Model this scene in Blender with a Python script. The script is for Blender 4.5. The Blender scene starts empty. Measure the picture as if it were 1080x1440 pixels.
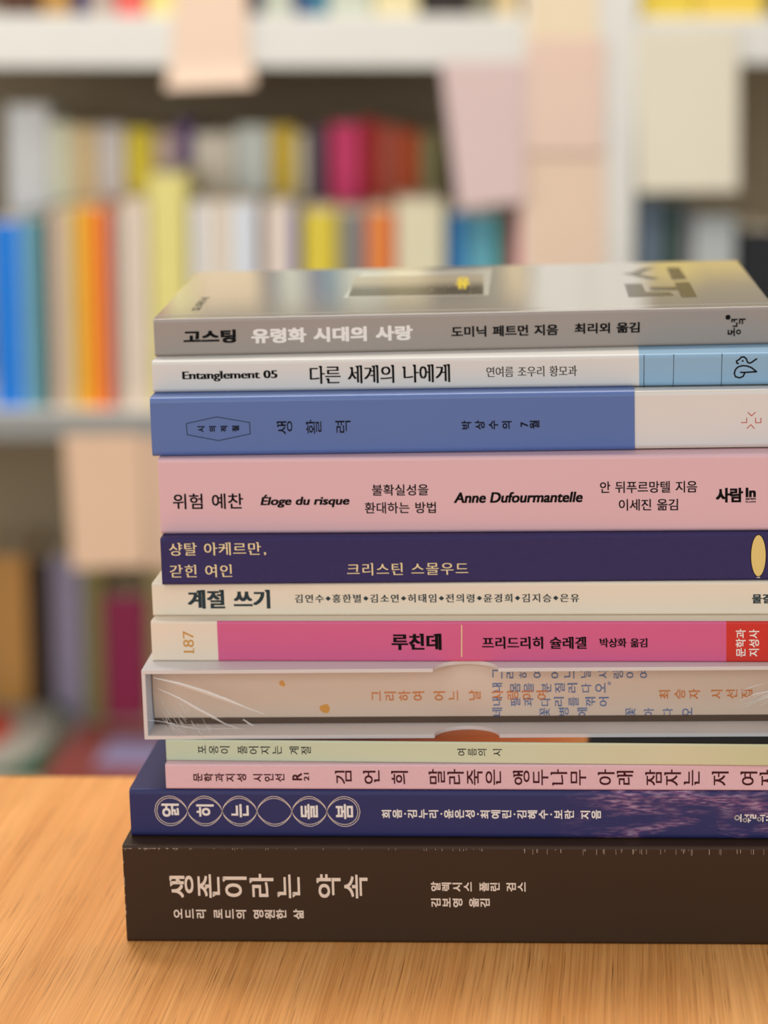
import bpy, math, random
from mathutils import Matrix, Vector
# A stack of twelve books on a wooden desk in front of an out-of-focus bookcase.  All measures are millimetres, scaled by MM.
MM = 0.001
CAM = {'loc': [118.18, -716.29, 288.82], 'fw': [-0.085665, 0.973224, -0.213299], 'up': [0.00891, 0.214825, 0.976612], 'f': 3600.0}
BOOKS = [(1, -18.21, 50.15, 170.08, 11.54, 2.369), (2, -17.75, 41.47, 160.3, 9.77, 0.062), (3, -17.09, 33.14, 142.25, 18.05, 0.718), (4, -15.29, 29.87, 118.91, 23.34, -0.635),
 (5, -14.75, 24.76, 104.4, 14.51, 0.368), (6, -18.42, 27.11, 94.15, 10.25, -0.792), (7, -18.18, 21.1, 81.7, 12.46, -1.259), (8, -19.82, 10.89, 60.2, 21.5, 0.682),
 (9, -13.42, 10.7, 53.59, 6.61, -1.783), (10, -13.34, 7.47, 45.77, 7.83, -0.481), (11, -24.62, 7.27, 30.71, 15.06, -0.553), (12, -26.11, -0.0, 0.0, 30.71, 0.001)]
TEXT = [(1, 'title_lettering', '고스팅', 8.94, 25.09, 5.86, 4.15, 'black_ink', 'heavy'), (1, 'subtitle_lettering', '유령화 시대의 사랑', 29.75, 79.0, 5.75, 4.59, 'white_ink', 'heavy'),
 (1, 'author_lettering', '도미닉 페트먼 지음', 90.69, 123.12, 5.73, 3.37, 'black_ink', 'bold'),
 (1, 'translator_lettering', '최리외 옮김', 128.06, 147.77, 5.94, 3.26, 'black_ink', 'bold'),
 (2, 'series_lettering', 'Entanglement 05', 9.11, 38.14, 4.92, 3.19, 'black_ink', 'fat'),
 (2, 'title_lettering', '다른 세계의 나에게', 47.91, 90.28, 4.89, 5.52, 'black_ink', 'serif'),
 (2, 'author_lettering', '연여름 조우리 황모과', 101.17, 128.25, 5.06, 3.19, 'black_ink', 'serif_light'),
 (3, 'series_lettering', '시의적절', 13.82, 26.38, 8.37, 1.91, 'dark_ink', 'rot_bold'), (3, 'title_lettering', '생활력', 37.78, 59.99, 8.57, 4.33, 'dark_ink', 'rot_serif'),
 (3, 'author_lettering', '박상수의 7월', 93.14, 116.32, 8.39, 2.76, 'dark_ink', 'rot_semi'), (4, 'title_lettering', '위험 예찬', 4.03, 25.45, 10.18, 4.82, 'black_ink', 'reg'),
 (4, 'original_title_lettering', 'Éloge du risque', 30.67, 57.58, 10.06, 4.01, 'black_ink', 'bolditalic'),
 (4, 'subtitle_lettering', '불확실성을', 64.42, 81.35, 13.24, 3.47, 'black_ink', 'reg'), (4, 'subtitle_lettering', '환대하는 방법', 62.12, 83.46, 7.81, 3.48, 'black_ink', 'reg'),
 (4, 'author_lettering', 'Anne Dufourmantelle', 88.85, 127.2, 10.73, 3.3, 'black_ink', 'bolditalic'),
 (4, 'author_lettering', '안 뒤푸르망텔 지음', 132.32, 160.92, 13.57, 3.54, 'black_ink', 'reg'),
 (4, 'translator_lettering', '이세진 옮김', 137.83, 155.28, 8.19, 3.52, 'black_ink', 'reg'),
 (4, 'publisher_lettering', '사람', 166.38, 174.35, 10.92, 4.46, 'black_ink', 'heavy'), (4, 'publisher_lettering', 'In', 175.07, 178.08, 11.71, 2.89, 'black_ink', 'heavy'),
 (4, 'publisher_lettering', 'saram', 175.08, 178.09, 9.76, 0.6, 'black_ink', 'bold'),
 (4, 'publisher_lettering', 'in.com', 175.08, 178.09, 8.95, 0.6, 'black_ink', 'bold'),
 (5, 'title_lettering', '샹탈 아케르만,', 2.6, 31.88, 11.02, 4.12, 'gold_ink', 'serif_light'),
 (5, 'title_lettering', '갇힌 여인', 2.47, 21.37, 4.32, 3.96, 'gold_ink', 'serif_light'),
 (5, 'author_lettering', '크리스틴 스몰우드', 56.09, 92.4, 4.43, 3.83, 'gold_ink', 'serif_light'), (6, 'title_lettering', '계절 쓰기', 10.86, 36.05, 5.26, 5.87, 'teal_ink', 'brush'),
 (6, 'author_lettering', '김연수◆홍한별◆김소연◆허태임◆전의령◆윤경희◆김지승◆은유', 43.56, 129.01, 5.4, 2.64, 'teal_ink', 'serif_semi'),
 (6, 'publisher_lettering', '물결', 180.0, 185.73, 4.99, 2.88, 'teal_ink', 'bold'), (7, 'title_lettering', '루친데', 72.75, 87.79, 6.16, 5.12, 'black_ink', 'brush'),
 (7, 'author_lettering', '프리드리히 슐레겔', 99.86, 130.9, 5.9, 3.78, 'black_ink', 'brush_semi'),
 (7, 'translator_lettering', '박상화 옮김', 134.57, 148.81, 5.94, 2.83, 'black_ink', 'brush_semi'),
 (7, 'number_lettering', '187', 9.66, 12.92, 6.07, 6.76, 'ochre_ink', 'up_serif'), (7, 'publisher_lettering', '문학과', 174.67, 177.56, 5.92, 8.45, 'white_ink', 'up_semi'),
 (7, 'publisher_lettering', '지성사', 178.53, 181.47, 5.92, 8.23, 'white_ink', 'up_semi'),
 (9, 'title_lettering', '포옹이 풀어지는 계절', 9.81, 43.87, 3.62, 2.67, 'dark_ink', 'rot_serif'),
 (9, 'series_lettering', '여름의 시', 87.74, 100.96, 3.56, 2.42, 'dark_ink', 'rot_serif'),
 (10, 'series_lettering', '문학과지성 시인선', 8.4, 35.85, 3.7, 2.74, 'wine_ink', 'rot_semi'), (10, 'series_lettering', 'R', 38.21, 41.14, 4.0, 2.35, 'wine_ink', 'up_bold'),
 (10, 'number_lettering', '21', 41.67, 43.25, 3.94, 2.49, 'wine_ink', 'up_bold'), (10, 'author_lettering', '김언희', 51.01, 72.88, 3.88, 4.32, 'wine_ink', 'rot_serif_semi'),
 (10, 'title_lettering', '말라죽은 앵두나무 아래 잠자는 저 여자', 78.95, 181.13, 3.91, 5.16, 'wine_ink', 'rot_serif_semi'),
 (11, 'author_lettering', '희음·김누리·윤은성·최예린·김혜수·보란 지음', 76.03, 141.06, 7.72, 2.88, 'white_ink', 'rot_semi'),
 (12, 'title_lettering', '생존이라는 약속', 13.75, 73.28, 17.97, 7.63, 'cream_ink', 'rot_brush'),
 (12, 'subtitle_lettering', '오드리 로드의 영원한 삶', 14.62, 53.83, 9.09, 3.16, 'cream_ink', 'rot_semi'),
 (12, 'author_lettering', '알렉시스 폴린 검스', 92.12, 120.15, 17.96, 3.01, 'cream_ink', 'rot_semi'),
 (12, 'translator_lettering', '김보영 옮김', 92.01, 109.46, 12.97, 3.01, 'cream_ink', 'rot_semi'),
 (11, 'title_lettering', '얽', 9.62, 14.92, 8.51, 4.15, 'white_ink', 'rot_semi'), (11, 'title_lettering', '히', 20.2, 25.49, 8.47, 3.81, 'white_ink', 'rot_semi'),
 (11, 'title_lettering', '는', 30.74, 36.01, 8.43, 4.14, 'white_ink', 'rot_semi'), (11, 'title_lettering', '돌', 51.72, 56.86, 8.25, 4.69, 'white_ink', 'rot_semi'),
 (11, 'title_lettering', '봄', 62.28, 67.41, 8.3, 4.68, 'white_ink', 'rot_semi'),
 (8, 'title_lettering', '그리하여 어느 날', 67.93, 100.68, 10.07, 3.45, 'orange_ink', 'rot_serif_semi'),
 (8, 'title_lettering', '사랑이여', 104.1, 120.89, 10.18, 3.29, 'orange_ink', 'rot_serif_semi'),
 (8, 'author_lettering', '최승자 시선집', 153.95, 181.64, 10.11, 3.23, 'orange_ink', 'rot_serif_semi'),
 (8, 'poem_lettering', '그', 104.31, 107.34, 16.76, 3.01, 'blue_ink', 'rot_serif_semi'),
 (8, 'poem_lettering', '리', 108.27, 111.3, 16.74, 3.01, 'blue_ink', 'rot_serif_semi'),
 (8, 'poem_lettering', '하', 112.21, 115.24, 16.71, 3.01, 'blue_ink', 'rot_serif_semi'),
 (8, 'poem_lettering', '여', 116.37, 119.39, 16.68, 2.76, 'blue_ink', 'rot_serif_semi'),
 (8, 'poem_lettering', '어', 121.68, 124.7, 16.64, 3.0, 'blue_ink', 'rot_serif_semi'), (8, 'poem_lettering', '느', 125.8, 128.82, 16.61, 3.0, 'blue_ink', 'rot_serif_semi'),
 (8, 'poem_lettering', '날', 130.71, 133.72, 16.58, 3.01, 'blue_ink', 'rot_serif_semi'),
 (8, 'poem_lettering', '사', 136.01, 139.02, 16.54, 3.0, 'blue_ink', 'rot_serif_semi'),
 (8, 'poem_lettering', '랑', 140.35, 143.36, 16.51, 3.0, 'blue_ink', 'rot_serif_semi'),
 (8, 'poem_lettering', '이', 144.06, 147.06, 16.48, 2.76, 'blue_ink', 'rot_serif_semi'),
 (8, 'poem_lettering', '여', 148.1, 151.1, 16.45, 2.75, 'blue_ink', 'rot_serif_semi'),
 (8, 'poem_lettering', '내', 104.23, 107.26, 12.37, 3.02, 'blue_ink', 'rot_serif_semi'),
 (8, 'poem_lettering', '몸', 109.59, 112.61, 12.34, 3.02, 'blue_ink', 'rot_serif_semi'),
 (8, 'poem_lettering', '을', 113.64, 116.66, 12.31, 3.02, 'blue_ink', 'rot_serif_semi'),
 (8, 'poem_lettering', '분', 118.86, 121.88, 12.28, 3.01, 'blue_ink', 'rot_serif_semi'),
 (8, 'poem_lettering', '질', 122.9, 125.92, 12.25, 3.02, 'blue_ink', 'rot_serif_semi'),
 (8, 'poem_lettering', '러', 126.73, 129.75, 12.22, 3.01, 'blue_ink', 'rot_serif_semi'),
 (8, 'poem_lettering', '다', 130.87, 133.89, 12.2, 2.77, 'blue_ink', 'rot_serif_semi'),
 (8, 'poem_lettering', '오', 135.02, 138.03, 12.17, 3.01, 'blue_ink', 'rot_serif_semi'),
 (8, 'poem_lettering', '내', 104.15, 107.19, 8.02, 3.03, 'blue_ink', 'rot_serif_semi'),
 (8, 'poem_lettering', '팔', 109.51, 112.55, 7.98, 3.03, 'blue_ink', 'rot_serif_semi'),
 (8, 'poem_lettering', '과', 113.46, 116.49, 7.96, 3.02, 'blue_ink', 'rot_serif_semi'),
 (8, 'poem_lettering', '다', 118.58, 121.61, 7.93, 2.78, 'blue_ink', 'rot_serif_semi'),
 (8, 'poem_lettering', '리', 122.63, 125.66, 7.9, 3.02, 'blue_ink', 'rot_serif_semi'), (8, 'poem_lettering', '를', 127.0, 130.02, 7.88, 3.02, 'blue_ink', 'rot_serif_semi'),
 (8, 'poem_lettering', '꺾', 132.0, 135.02, 7.84, 3.02, 'blue_ink', 'rot_serif_semi'),
 (8, 'poem_lettering', '어', 136.04, 139.05, 7.82, 3.02, 'blue_ink', 'rot_serif_semi'),
 (8, 'poem_lettering', '네', 104.09, 107.13, 4.54, 3.03, 'blue_ink', 'rot_serif_semi'),
 (8, 'poem_lettering', '꽃', 118.32, 121.35, 4.46, 3.03, 'blue_ink', 'rot_serif_semi'),
 (8, 'poem_lettering', '병', 123.99, 127.02, 4.43, 3.03, 'blue_ink', 'rot_serif_semi'),
 (8, 'poem_lettering', '에', 129.62, 132.64, 4.39, 3.02, 'blue_ink', 'rot_serif_semi'),
 (8, 'poem_lettering', '꽃', 143.98, 146.99, 4.31, 3.02, 'blue_ink', 'rot_serif_semi'),
 (8, 'poem_lettering', '아', 149.47, 152.49, 4.27, 2.77, 'blue_ink', 'rot_serif_semi'),
 (8, 'poem_lettering', '다', 155.11, 158.12, 4.24, 2.78, 'blue_ink', 'rot_serif_semi'),
 (8, 'poem_lettering', '오', 160.88, 163.88, 4.21, 3.01, 'blue_ink', 'rot_serif_semi'),
 (8, 'poem_lettering', '。', 138.74, 139.65, 13.57, 0.95, 'blue_ink', 'rot_serif_semi')]
STROKES = [(1, 'publisher_mark', 'black_ink', 0.465,
  [[(175.29, 7.7), (177.23, 7.71)], [(175.51, 7.75), (175.47, 6.84)], [(176.26, 7.73), (176.2, 6.86)], [(176.98, 6.85), (176.98, 5.47)], [(175.71, 5.65), (176.98, 5.65)],
   [(177.64, 7.74), (179.68, 7.74)], [(177.83, 7.74), (177.84, 6.29)], [(178.68, 7.72), (178.68, 6.28)], [(174.46, 4.58), (174.42, 3.12)],
   [(174.25, 3.32), (175.57, 3.29)], [(175.36, 4.56), (175.36, 3.3)], [(175.36, 3.93), (176.19, 3.91)], [(176.19, 5.14), (176.2, 2.61)]],
  [((177.51, 3.89), 0.564, 0.423)], [((174.34, 8.42), 0.789)]),
 (2, 'publisher_mark', 'black_ink', 0.476,
  [[(176.21, 6.49), (175.6, 6.68), (175.48, 7.31), (176.33, 7.79), (176.88, 8.47), (177.73, 8.52), (178.41, 7.89), (178.72, 6.95), (179.21, 6.63), (179.88, 6.81),
    (180.64, 7.36), (181.55, 7.97)],
   [(176.53, 3.93), (177.44, 3.85), (181.41, 4.02), (179.88, 5.28), (178.66, 5.77), (177.28, 5.91), (175.97, 5.56), (175.15, 4.73), (174.84, 3.48), (175.24, 2.61),
    (176.38, 2.25), (177.45, 2.67), (177.9, 3.6), (177.5, 3.98)]],
  [], [((177.31, 7.31), 0.3)]),
 (2, 'spine_line', 'black_ink', 0.16, [[(148.21, 9.58), (148.07, -0.28)], [(157.0, 9.67), (156.8, -0.18)], [(171.23, 9.67), (170.99, -0.16)]], [], []),
 (3, 'series_frame', 'dark_ink', 0.2, [[(10.44, 10.09), (19.72, 11.99), (29.58, 10.17), (29.67, 6.65), (20.0, 4.75), (10.61, 6.69), (10.44, 10.09)]], [], []),
 (3, 'publisher_mark', 'red_ink', 0.239,
  [[(177.81, 11.05), (178.93, 9.93), (180.14, 11.01)], [(175.87, 7.94), (177.55, 7.92), (177.54, 9.38)], [(180.15, 9.34), (180.16, 7.84), (181.72, 7.82), (181.71, 9.32)],
   [(177.62, 6.1), (178.77, 7.29), (179.81, 6.07)]],
  [], []),
 (7, 'gold_rule', 'gold_ink', 0.3, [[(93.89, 11.35), (93.69, 1.48)]], [], []), (7, 'number_lettering', 'ochre_ink', 0.32, [[(12.77, 4.08), (12.7, 2.44)]], [], []),
 (11, 'publisher_mark', 'white_ink', 0.35,
  [[(181.56, 6.92), (182.08, 6.92)], [(182.08, 8.04), (182.08, 5.64)], [(183.11, 7.75), (184.55, 7.76)], [(183.8, 7.76), (183.81, 7.05)], [(184.3, 6.81), (184.31, 5.44)],
   [(184.31, 6.1), (185.0, 6.1)], [(184.96, 6.69), (184.96, 7.79), (185.62, 7.79), (185.63, 6.81), (186.37, 6.82), (186.37, 7.91)], [(187.66, 7.64), (189.1, 7.68)],
   [(188.47, 7.25), (188.47, 5.67)], [(189.44, 7.26), (190.19, 7.26)], [(189.73, 6.22), (191.34, 6.23)], [(189.56, 6.47), (189.56, 5.98)]],
  [((180.99, 6.91), 0.628, 0.35), ((183.29, 6.19), 0.507, 0.35), ((187.41, 6.48), 0.483, 0.35)], [])]
CIRC = [(12.21, 8.4), (22.79, 8.36), (33.31, 8.32), (43.79, 8.28), (54.29, 8.24), (64.84, 8.2)]
CIRC_R = 4.67
SHELF_O = [-96.6, 1724.3, 0.0]
SHELF_EX = [0.995766, 0.087649, -0.027712]
SHELF_EY = [-0.087683, 0.996148, 0.0]
SHELF_EZ = [0.027606, 0.00243, 0.999616]
M = {'panel2': 146.68,
 'jacket3': 144.52,
 'p7a': 20.21,
 'p7b': 171.89,
 'art11': 135.83,
 'oval5': ((178.22, 7.52), 2.11, 6.24),
 'notch8': (87.13, 106.48),
 'bits8': [(40.72, 14.37), (53.73, 6.13)],
 'thread8': [(136.01, 0.93), (148.18, 0.97)],
 'spine8': ((1.04, 9.93), (1.28, 17.32), (41.08, 3.17), (169.51, 3.1)),
 'bottom8': (40.91, 0.29),
 'frame1': [(55.63, 39.54), (102.03, 38.99), (103.28, 109.96), (58.61, 104.01)],
 'inner1': [(57.28, 42.71), (100.51, 40.96), (100.26, 92.66), (56.89, 94.5)],
 'gold1': [(91.24, 56.01), (95.86, 56.13), (95.62, 85.76), (91.79, 86.43)],
 'logo1': [[(162.49, 61.03), (167.34, 61.72), (166.96, 24.18), (162.16, 23.84)], [(153.67, 51.72), (162.3, 50.25), (162.38, 42.31), (153.9, 43.14)],
           [(162.54, 100.83), (166.87, 100.7), (167.18, 69.44), (162.23, 68.44)],
           [(146.23, 60.19), (151.7, 59.25), (151.77, 38.86), (159.43, 37.59), (160.18, 29.1), (145.87, 27.06)],
           [(146.89, 87.26), (150.06, 88.63), (158.56, 72.82), (155.12, 70.05)], [(150.11, 89.6), (154.8, 100.57), (158.74, 101.85), (152.49, 85.3)]],
 'small1': [(9.28, 17.55), (12.24, 17.9), (10.95, 48.19)],
 'crease1': [(0.87, 18.05), (187.69, 16.93)],
 'cback': [(1.08, 98.48), (188.6, 116.73)],
 'orange9': (127.3, 2.87),
 'desk': [[-102.0, 159.5], [-57.2, 158.7], [-50.9, -60.9], [161.6, -56.7]]}
SH = {'s1bot': (-87.4, 183.3),
 's1top': (-87.0, 231.4),
 's2top': (-296.9, -145.5),
 's2bot': (-297.6, -173.6),
 's3': (-305.8, -538.0),
 'postL': (138.3, 113.5),
 'postM': (192.4, 113.5),
 'postR': (246.5, 113.5),
 'right1bot': (355.7, 186.8),
 'right1top': (354.4, 229.7)}
LABELS = {'a': [(-189.7, 253.7), (-121.9, 253.8), (-120.5, 194.8), (-115.5, 167.1), (-199.9, 163.7), (-194.1, 190.8)],
 'b': [(60.1, 188.3), (139.1, 188.3), (140.7, 57.5), (77.1, 50.7)],
 'c': [(243.6, 218.6), (340.4, 220.0), (343.7, 68.3), (248.2, 66.9)],
 'd': [(-305.1, -168.2), (-227.9, -168.2), (-226.2, -299.5), (-299.5, -301.6)],
 'e': [(-225.9, -171.2), (-186.6, -171.3), (-187.3, -301.9), (-223.6, -301.9)],
 'p1': [(140.6, 285.1), (207.1, 285.2), (208.6, 206.7), (141.6, 206.7)],
 'p2': [(140.1, 210.0), (215.0, 210.1), (214.3, 103.9), (142.8, 103.9)],
 'p3': [(138.8, 110.4), (217.1, 110.4), (220.0, -42.3), (140.7, -42.3)]}
FRONT = [('bright blue', -372.3, -346.3, 181.5, (0, 120, 215), 0), ('sky blue', -346.3, -338.1, 181.5, (120, 175, 225), 0), ('teal', -338.0, -323.0, 184.3, (95, 150, 155), 0),
 ('charcoal', -322.8, -316.7, 189.7, (75, 75, 70), 0), ('beige', -316.0, -296.1, 191.1, (205, 180, 155), 0), ('mustard yellow', -295.4, -285.1, 193.8, (232, 195, 75), 0),
 ('orange', -285.1, -266.7, 195.2, (245, 150, 0), 0), ('coral red', -266.8, -256.5, 191.8, (235, 95, 70), 0), ('grey beige', -255.2, -247.0, 189.7, (185, 170, 150), 0),
 ('off-white', -246.1, -220.8, 200.7, (225, 205, 185), 0), ('pale yellow', -219.6, -182.8, 226.5, (228, 215, 130), 0),
 ('ivory', -179.8, -159.3, 200.0, (225, 218, 210), 0), ('cream', -159.3, -139.5, 200.0, (228, 212, 190), 0),
 ('pale grey blue', -139.5, -115.6, 200.0, (222, 225, 230), 0), ('brown', -115.0, -109.5, 192.5, (120, 85, 55), 0),
 ('pinkish white', -108.8, -81.5, 197.9, (228, 210, 195), 0), ('royal blue', -81.5, -74.7, 192.5, (80, 90, 165), 0),
 ('lemon yellow', -71.9, -38.4, 191.8, (222, 198, 60), 0), ('grey green', -37.0, -15.8, 189.8, (140, 135, 120), 0),
 ('violet blue', -15.8, -11.7, 189.8, (90, 95, 160), 0), ('bright orange', -11.0, 13.6, 191.8, (232, 135, 60), 0), ('scarlet', 13.6, 18.4, 188.4, (210, 45, 40), 0),
 ('eggshell', 18.4, 65.5, 200.0, (225, 215, 180), 0), ('steel blue', 69.7, 87.5, 189.8, (45, 120, 175), 0), ('aqua', 87.5, 116.3, 188.4, (95, 165, 180), 0),
 ('dark green', 116.3, 123.8, 188.4, (60, 120, 100), 0), ('moss', 123.8, 130.6, 188.4, (125, 125, 95), 0), ('hot pink', 131.3, 138.2, 189.8, (215, 75, 115), 0),
 ('slate blue', 252.9, 273.4, 204.8, (110, 125, 140), 0), ('bottle green', 274.2, 294.7, 202.1, (60, 82, 75), 0), ('ash grey', 295.4, 304.3, 200.7, (130, 125, 125), 0),
 ('silver white', 305.4, 346.5, 187.7, (185, 188, 185), 0), ('black', 350.3, 390.8, 174.7, (25, 25, 28), 0)]
BACK = [('white', -372.3, -329.5, 285.0, (205, 195, 185), 0), ('light stone', -329.3, -307.1, 268.0, (195, 185, 160), 0), ('tan', -306.5, -282.2, 263.8, (190, 160, 120), 0),
 ('pearl grey', -281.5, -253.6, 263.8, (175, 168, 165), 0), ('ochre yellow', -252.2, -225.1, 260.9, (190, 165, 40), 0),
 ('mauve', -223.7, -200.8, 258.1, (160, 140, 130), 0), ('purple', -199.9, -186.3, 268.0, (85, 60, 110), 0), ('warm grey', -184.4, -142.9, 256.7, (190, 175, 160), 0),
 ('pale blue', -142.1, -107.7, 263.8, (175, 180, 175), 0), ('gold', -106.3, -82.0, 263.8, (200, 155, 50), 0), ('pale peach', -81.3, -70.6, 256.7, (205, 180, 155), 0),
 ('plum', -69.8, -51.9, 262.4, (85, 65, 80), 0), ('magenta', -46.9, -15.4, 266.7, (190, 50, 95), 0), ('crimson', -14.0, 1.0, 270.9, (150, 20, 25), 0),
 ('brick red', 1.7, 23.9, 265.3, (150, 70, 50), 0), ('rust', 24.7, 42.6, 259.6, (160, 65, 20), 0), ('olive', 43.3, 66.2, 256.7, (110, 105, 70), 0)]
TOP = [('dark brown', -357.2, -317.6, 163.3, (80, 45, 20), 0), ('old gold', -316.6, -287.5, 176.1, (185, 140, 70), 0), ('navy', -287.0, -272.5, 169.7, (50, 55, 105), 0),
 ('greige', -271.8, -246.7, 172.9, (185, 165, 150), 0), ('coral', -246.1, -218.4, 166.6, (235, 100, 90), 0), ('cream yellow', -217.5, -187.8, 176.2, (235, 220, 140), 0),
 ('butter', -187.3, -121.8, 169.8, (232, 205, 160), 0), ('dark blue', -117.9, -108.6, 167.3, (45, 50, 95), 0), ('pale sage', -107.9, -78.8, 176.3, (195, 200, 180), 0),
 ('indigo', -78.2, -66.3, 169.9, (55, 60, 120), 0), ('sea blue', -65.6, -46.4, 173.8, (60, 125, 150), 0), ('light sage', -45.7, -4.1, 176.3, (200, 205, 185), 0),
 ('straw', -3.4, 39.6, 170.0, (230, 215, 165), 0), ('nearly black', 42.2, 88.5, 167.5, (40, 28, 20), 0), ('smoke grey', 89.1, 110.3, 176.5, (130, 125, 100), 0),
 ('sand', 112.3, 133.4, 176.5, (225, 200, 150), 0)]
TOPR = [('golden yellow', 246.7, 301.1, 171.9, (235, 205, 70), 0), ('canary yellow', 301.9, 367.5, 165.6, (238, 205, 80), 0)]
LOW = [('wheat brown', -426.6, -381.7, 185.3, (205, 150, 80), 0), ('espresso', -380.3, -355.6, 180.5, (60, 42, 30), 0),
 ('lilac grey', -354.7, -319.9, 184.5, (150, 140, 160), 0), ('olive drab', -319.4, -299.3, 170.9, (140, 130, 75), 0),
 ('deep maroon', -299.2, -251.8, 140.6, (150, 40, 80), 0), ('khaki', -250.5, -207.1, 170.9, (160, 145, 95), 0)]
LOWPOS = {'green': [(-454.0, -488.1), (-313.9, -488.3)], 'round': [(-400.2, 130.6), (-418.5, 292.5), (-339.4, 3.7)], 'mar': [(-334.9, -10.0), (-314.0, 189.2)]}

scene = bpy.context.scene
COL = scene.collection

# ------------------------------------------------------------------ camera, world, lights, exposure
cam_data = bpy.data.cameras.new('camera')
cam = bpy.data.objects.new('camera', cam_data); COL.objects.link(cam); scene.camera = cam
_f = Vector(CAM['fw']).normalized(); _u = Vector(CAM['up']).normalized(); _r = _f.cross(_u)
cam.matrix_world = Matrix(((_r.x, _u.x, -_f.x, CAM['loc'][0]*MM), (_r.y, _u.y, -_f.y, CAM['loc'][1]*MM),
                           (_r.z, _u.z, -_f.z, CAM['loc'][2]*MM), (0, 0, 0, 1)))
cam_data.sensor_fit = 'HORIZONTAL'; cam_data.sensor_width = 36
cam_data.lens = CAM['f']/1080*36
cam_data.clip_start = 0.05; cam_data.clip_end = 50
cam_data.dof.use_dof = True
cam_data.dof.focus_distance = 0.746
cam_data.dof.aperture_fstop = 10.5
world = bpy.data.worlds.new('world'); scene.world = world; world.use_nodes = True
_bg = world.node_tree.nodes['Background']
_bg.inputs[0].default_value = (0.96, 0.98, 1.0, 1); _bg.inputs[1].default_value = 0.40
def area(name, loc, target, sx, sy, power, color):
    d = bpy.data.lights.new(name, 'AREA'); d.shape = 'RECTANGLE'; d.size = sx; d.size_y = sy; d.energy = power; d.color = color
    o = bpy.data.objects.new(name, d); COL.objects.link(o); o.location = loc
    o.rotation_euler = (Vector(target)-Vector(loc)).to_track_quat('-Z', 'Y').to_euler()
    return o
area('ceiling_light', (-0.1, 0.85, 1.6), (0.0, 1.25, 0), 1.3, 0.4, 27, (1.0, 0.94, 0.87))
area('ceiling_light', (-0.4, -1.2, 1.7), (0.1, 0.0, 0.1), 1.2, 0.5, 5, (1.0, 0.96, 0.91))
area('fill_light', (-0.7, -2.7, 0.95), (0.0, 1.2, 0.15), 2.2, 1.3, 28, (0.95, 0.98, 1.0))  # added low fill from behind the camera, brightens the rear shelf row
area('fill_light', (-2.3, 0.75, 0.45), (0.1, 1.95, 0.1), 1.0, 1.2, 22, (1.0, 0.97, 0.92))  # added side fill aimed into the bookcase to lift its rear row
area('fill_light', (1.9, -1.0, 0.7), (0.1, 0.1, 0.1), 0.9, 1.2, 5, (0.82, 0.9, 1.0))
scene.view_settings.view_transform = 'Standard'; scene.view_settings.look = 'None'
scene.view_settings.exposure = 0.0; scene.view_settings.gamma = 1.0; scene.view_settings.use_curve_mapping = False

# ------------------------------------------------------------------ materials
def lin(c): return tuple((x/255/12.92 if x/255 <= .04045 else ((x/255+.055)/1.055)**2.4) for x in c)
MATS = {}
def mat(name, rgb, rough=0.45, var=0.05, nscale=60, bump=0.0, bscale=400, coat=0.0, spec=0.5, coat_rough=0.1):
    """plain printed paper / plastic: colour with a little procedural mottling and an optional fine bump"""
    if name in MATS: return MATS[name]
    m = bpy.data.materials.new(name); m.use_nodes = True; nt = m.node_tree; p = nt.nodes['Principled BSDF']
    c = lin(rgb)
    tc = nt.nodes.new('ShaderNodeTexCoord'); n = nt.nodes.new('ShaderNodeTexNoise'); n.inputs['Scale'].default_value = nscale; n.inputs['Detail'].default_value = 3
    nt.links.new(tc.outputs['Object'], n.inputs['Vector'])
    mx = nt.nodes.new('ShaderNodeMix'); mx.data_type = 'RGBA'
    mx.inputs[6].default_value = tuple(x*(1-var) for x in c)+(1,); mx.inputs[7].default_value = tuple(min(1, x*(1+var)) for x in c)+(1,)
    nt.links.new(n.outputs[0], mx.inputs[0]); nt.links.new(mx.outputs[2], p.inputs['Base Color'])
    p.inputs['Roughness'].default_value = rough; p.inputs['Specular IOR Level'].default_value = spec
    p.inputs['Coat Weight'].default_value = coat; p.inputs['Coat Roughness'].default_value = coat_rough
    if bump:
        n2 = nt.nodes.new('ShaderNodeTexNoise'); n2.inputs['Scale'].default_value = bscale; n2.inputs['Detail'].default_value = 4
        nt.links.new(tc.outputs['Object'], n2.inputs['Vector'])
        b = nt.nodes.new('ShaderNodeBump'); b.inputs['Strength'].default_value = bump; b.inputs['Distance'].default_value = 0.0002
        nt.links.new(n2.outputs[0], b.inputs['Height']); nt.links.new(b.outputs[0], p.inputs['Normal'])
    MATS[name] = m; return m
def node(nt, kind, **kw):
    n = nt.nodes.new(kind)
    for k, v in kw.items():
        if k.startswith('i_'):
            key = k[2:]; key = int(key) if key.isdigit() else key.replace('_', ' ')
            n.inputs[key].default_value = v
        else: setattr(n, k, v)
    return n
def ramp(nt, stops):
    r = nt.nodes.new('ShaderNodeValToRGB'); e = r.color_ramp.elements
    while len(e) < len(stops): e.new(0.5)
    for el, (p, c) in zip(e, stops): el.position = p; el.color = tuple(c)+(1,) if len(c) == 3 else c
    return r
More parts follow.
